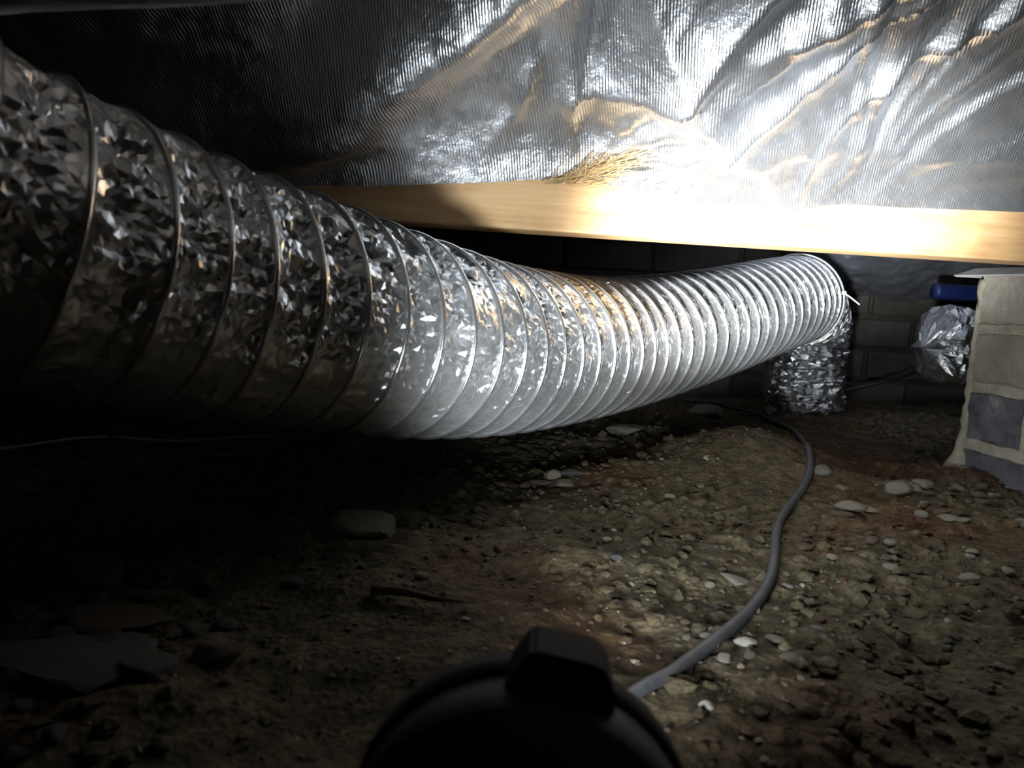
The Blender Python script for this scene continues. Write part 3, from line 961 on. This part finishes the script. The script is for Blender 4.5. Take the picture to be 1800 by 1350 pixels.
put_stone('broken_slab', 120, 1175, 330, 150, 'stone_grey', 'large broken grey slab half buried in the dark dirt', 'slab', 'broken slabs in the dark', 4, .2)
put_stone('broken_slab', 265, 1195, 150, 120, 'stone_grey', 'tilted grey slab leaning on the large broken slab', 'slab', 'broken slabs in the dark', 5, -.3)
put_stone('broken_slab', 160, 1010, 190, 60, 'stone_grey', 'low grey slab beyond the heap of rounded rocks', 'slab', 'broken slabs in the dark', 3, .1)
put_stone('broken_slab', 210, 1100, 190, 44, 'stone_brown', 'long narrow brown slab behind the rounded rocks', 'slab', 'broken slabs in the dark', 4, .05)
put_stone('rock', 175, 1140, 90, 62, 'stone_grey', 'biggest rounded grey rock on the broken slabs', 'rock', 'rounded rocks in the dark', 1)
put_stone('rock', 100, 1120, 60, 44, 'stone_brown', 'rounded brown rock on the broken slabs', 'rock', 'rounded rocks in the dark', 0)
put_stone('rock', 245, 1140, 48, 36, 'stone_brown', 'smaller brown rock next to the biggest rounded rock', 'rock', 'rounded rocks in the dark', 2)
put_stone('rock', 335, 1112, 60, 42, 'stone_grey', 'grey rock at the end of the long narrow slab', 'rock', 'rounded rocks in the dark', 3)
put_stone('rock', 395, 1105, 46, 40, 'stone_grey', 'egg-shaped grey rock next to crumbled earth', 'rock', 'rounded rocks in the dark', 1)
put_stone('rock', 385, 1155, 90, 62, 'stone_brown', 'wide brown rock on the dark dirt', 'rock', 'rounded rocks in the dark', 2)
put_stone('rock', 262, 1050, 90, 44, 'stone_grey', 'grey rock between the low slab and the narrow slab', 'rock', 'rounded rocks in the dark', 4)
RL2 = 'jagged dark rock in the heap below the large broken slab'
for (px, py, w_, h_, v_) in ((40, 1250, 50, 46, 5), (165, 1240, 44, 40, 4), (100, 1300, 60, 60, 3), (150, 1330, 50, 40, 5), (190, 1290, 46, 36, 4), (30, 1330, 60, 50, 2), (225, 1335, 40, 30, 3), (70, 1275, 36, 30, 4)):
    put_stone('rock', px, py, w_, h_, 'stone_grey' if v_ % 2 else 'stone_brown', RL2.replace('dark', ('wide ' if w_ > 48 else 'little ' if w_ < 42 else '') + ('grey' if v_ % 2 else 'brown')), 'rock', 'heap of jagged rocks', v_)

# rubble by the foot of the pier
for k in range(26):
    px = random.uniform(1460, 1795); py = random.uniform(838, 905) + (px - 1460) * 0.05
    w_ = random.uniform(14, 44)
    mk_ = random.choice(['stone_pale', 'stone_pale', 'stone_brown'])
    put_stone('rubble_stone', px, py, w_, w_ * random.uniform(.4, .7), mk_, '%s %s rubble piece at the foot of the brick pier' % ('chunky' if w_ > 32 else 'small' if w_ < 22 else 'middling', 'pale mortar' if mk_ == 'stone_pale' else 'brown'), 'rubble', 'rubble by the pier', random.choice((2, 3, 4, 5)))
# pebbles strewn over the dirt; each zone has its own wording
zones = [
    (70, (1180, 1420), (900, 1180), (9, 24), ['stone_pale', 'stone_brown', 'stone_grey', 'clod_red'], 'strewn on the lit dirt around the grey cable', 'small pebbles around the cable'),
    (85, (1420, 1795), (930, 1340), (9, 30), ['stone_brown', 'clod_red', 'stone_brown', 'stone_grey', 'stone_pale'], 'strewn on the reddish dirt below the pier', 'small pebbles on reddish dirt'),
    (36, (820, 1180), (780, 1090), (8, 22), ['stone_pale', 'stone_grey', 'stone_brown'], 'strewn on the dirt beyond the black lamp', 'small pebbles beyond the lamp'),
    (46, (300, 760), (960, 1340), (9, 26), ['stone_grey', 'stone_brown'], 'strewn on the dark dirt between slabs and lamp', 'small pebbles on dark dirt'),
]
for (cnt, xr, yr, sr, mats, lab, grp) in zones:
    for k in range(cnt):
        px = random.uniform(*xr); py = random.uniform(*yr)
        w_ = sr[0] + (sr[1] - sr[0]) * random.random() ** 2
        mk_ = random.choice(mats)
        put_stone('pebble', px, py, w_, w_ * random.uniform(.55, .85), mk_, '%s %s pebble %s' % ('larger' if w_ > sr[0] + 8 else 'tiny' if w_ < sr[0] + 2.5 else 'small', {'stone_pale': 'pale', 'stone_brown': 'brown', 'stone_grey': 'grey', 'clod_red': 'rust-red'}[mk_], lab), 'pebble', grp, random.randrange(6), sink=0.28)

# grit too fine to count
bm0 = bmesh.new(); bmesh.ops.create_icosphere(bm0, subdivisions=1, radius=0.5)
iv = np.array([v.co[:] for v in bm0.verts]); bm0.verts.ensure_lookup_table()
ifc = np.array([[v.index for v in f.verts] for f in bm0.faces]); bm0.free()
allV, allF, allM, base_ = [], [], [], 0
for mi, (mk, cnt, sd) in enumerate((('stone_brown', 5600, 1), ('stone_pale', 1100, 2), ('clod_red', 2600, 3), ('dirt', 5200, 4))):
    r_ = np.random.default_rng(sd)
    n = cnt
    gx = r_.uniform(-0.75, 1.1, n); gy = 0.36 + 1.35 * r_.random(n) ** 1.2
    if mk == 'clod_red': gx = r_.uniform(0.25, 1.1, n)
    dens = vnoise(gx * 5, gy * 5, 300 + sd)
    keep = (dens > 0.42) & (np.abs(gx) < 0.15 + 0.8 * gy)
    gx, gy = gx[keep], gy[keep]; n = len(gx)
    sz = 0.0016 + 0.0045 * r_.random(n) ** 2.2
    if mk == 'dirt': sz = 0.005 + 0.014 * r_.random(n) ** 2
    sc = np.stack([sz * r_.uniform(.8, 1.3, n), sz * r_.uniform(.8, 1.3, n), sz * r_.uniform(.5, .9, n)], 1)
    a = r_.uniform(0, 6.28, n)
    v = iv[None] * (1 + 0.3 * r_.uniform(-1, 1, (n, len(iv), 1))) * sc[:, None, :]
    vx = v[..., 0] * np.cos(a)[:, None] - v[..., 1] * np.sin(a)[:, None]
    vy = v[..., 0] * np.sin(a)[:, None] + v[..., 1] * np.cos(a)[:, None]
    gz_ = ground_h(gx, gy) + sz * 0.08
    allV.append(np.stack([vx + gx[:, None], vy + gy[:, None], v[..., 2] + gz_[:, None]], -1).reshape(-1, 3))
    fc = (ifc[None] + (np.arange(n) * len(iv))[:, None, None]).reshape(-1, 3) + base_
    base_ += n * len(iv)
    allF.append(fc); allM.append(np.full(len(fc), mi))
o = mesh_obj('grit', np.vstack(allV), np.vstack(allF).tolist(), M['stone_brown'])
o.data.materials.append(M['stone_pale']); o.data.materials.append(M['clod_red']); o.data.materials.append(M['dirt'])
o.data.polygons.foreach_set('material_index', np.concatenate(allM).astype(np.int32))
tag(o, 'fine brown and rust-red grit scattered over the dirt', 'grit', None, 'stuff')

# twig
tw_ = on_ground([(655, 1048), (822, 1071)], 0.004)
midz = max(float(ground_h(tw_[0].x + (tw_[1].x - tw_[0].x) * q, tw_[0].y + (tw_[1].y - tw_[0].y) * q)) for q in np.linspace(.1, .9, 30))
tw_ = [tw_[0], (tw_[0] * 2 + tw_[1]) / 3 + Vector((0, .003, 0)), (tw_[0] + tw_[1] * 2) / 3 - Vector((0, .002, 0)), tw_[1]]
for q in tw_[1:3]: q.z = max(q.z, midz + 0.001)
Pt = Path(tw_, 0.004)
rt = 0.0048 * (1 - 0.75 * (Pt.s / Pt.L)) * (1 + 0.25 * (vnoise(Pt.s * 150, Pt.s * 0, 4) - .5))
V, f = tube_mesh(Pt.c + np.array([0, 0, .002]), Pt.N, Pt.B, rt, 8)
tag(mesh_obj('twig', V, f, M['stick'], None, True), 'brown tapering twig lying on the dirt', 'twig')

# ------------------------------------------------------------------ loose threads hanging off the foil over the beam
thr = [
    [(1150, 345), (1135, 338), (1160, 330), (1178, 342), (1165, 348)],
    [(1150, 318), (1166, 330), (1172, 350), (1185, 340), (1180, 322)],
    [(1200, 298), (1205, 320), (1190, 338), (1160, 345)],
    [(1282, 268), (1270, 285), (1250, 285), (1230, 300), (1225, 345)],
    [(1220, 290), (1262, 292), (1300, 296), (1325, 325), (1345, 350)],
    [(1120, 330), (1150, 312), (1178, 316), (1190, 335), (1182, 350)],
]
for k, pts in enumerate(thr):
    P3 = [at(px, py, 0.93 + 0.004 * math.sin(i * 2.1 + k)) for i, (px, py) in enumerate(pts)]
    P3 = [Vector((p.x, min(p.y, beam_y(p.x) - 0.012), p.z)) for p in P3]
    o = tube_obj('loose_thread', P3, 0.0006, M['fibre'], None, 5, 0.003)
    tag(o, 'curled pale loose thread hanging off the foil sheet above the beam', 'thread', 'loose threads over the beam')

# amber wool fibres teased out where the sheet is fixed to the beam
r_ = np.random.default_rng(77)
V, Fc, off = [], [], 0
for k in range(110):
    f0 = r_.random()
    s0 = at(955 + 70 * f0 + r_.uniform(-10, 10), 326 - 6 * f0 + r_.uniform(-5, 6), 0.905)
    s0 = Vector((s0.x, beam_y(s0.x) - 0.006, s0.z))
    e = at(1000 + 160 * r_.random(), 318 - 60 * r_.random() ** 0.8, 0.86)
    mid = (s0 + e) / 2 + Vector((r_.uniform(-.008, .008), r_.uniform(-.006, .002), r_.uniform(-.010, .003)))
    p = Path([s0, mid, e], 0.006)
    v_, f_ = tube_mesh(p.c, p.N, p.B, 0.00035, 3)
    V.append(v_); Fc += [tuple(i + off for i in q) for q in f_]; off += len(v_)
wt = mesh_obj('glass_wool_tuft', np.vstack(V), Fc, M['wool'])
tag(wt, 'wispy amber tuft of insulation wool on top of the pine beam', 'insulation wool', None, 'stuff')
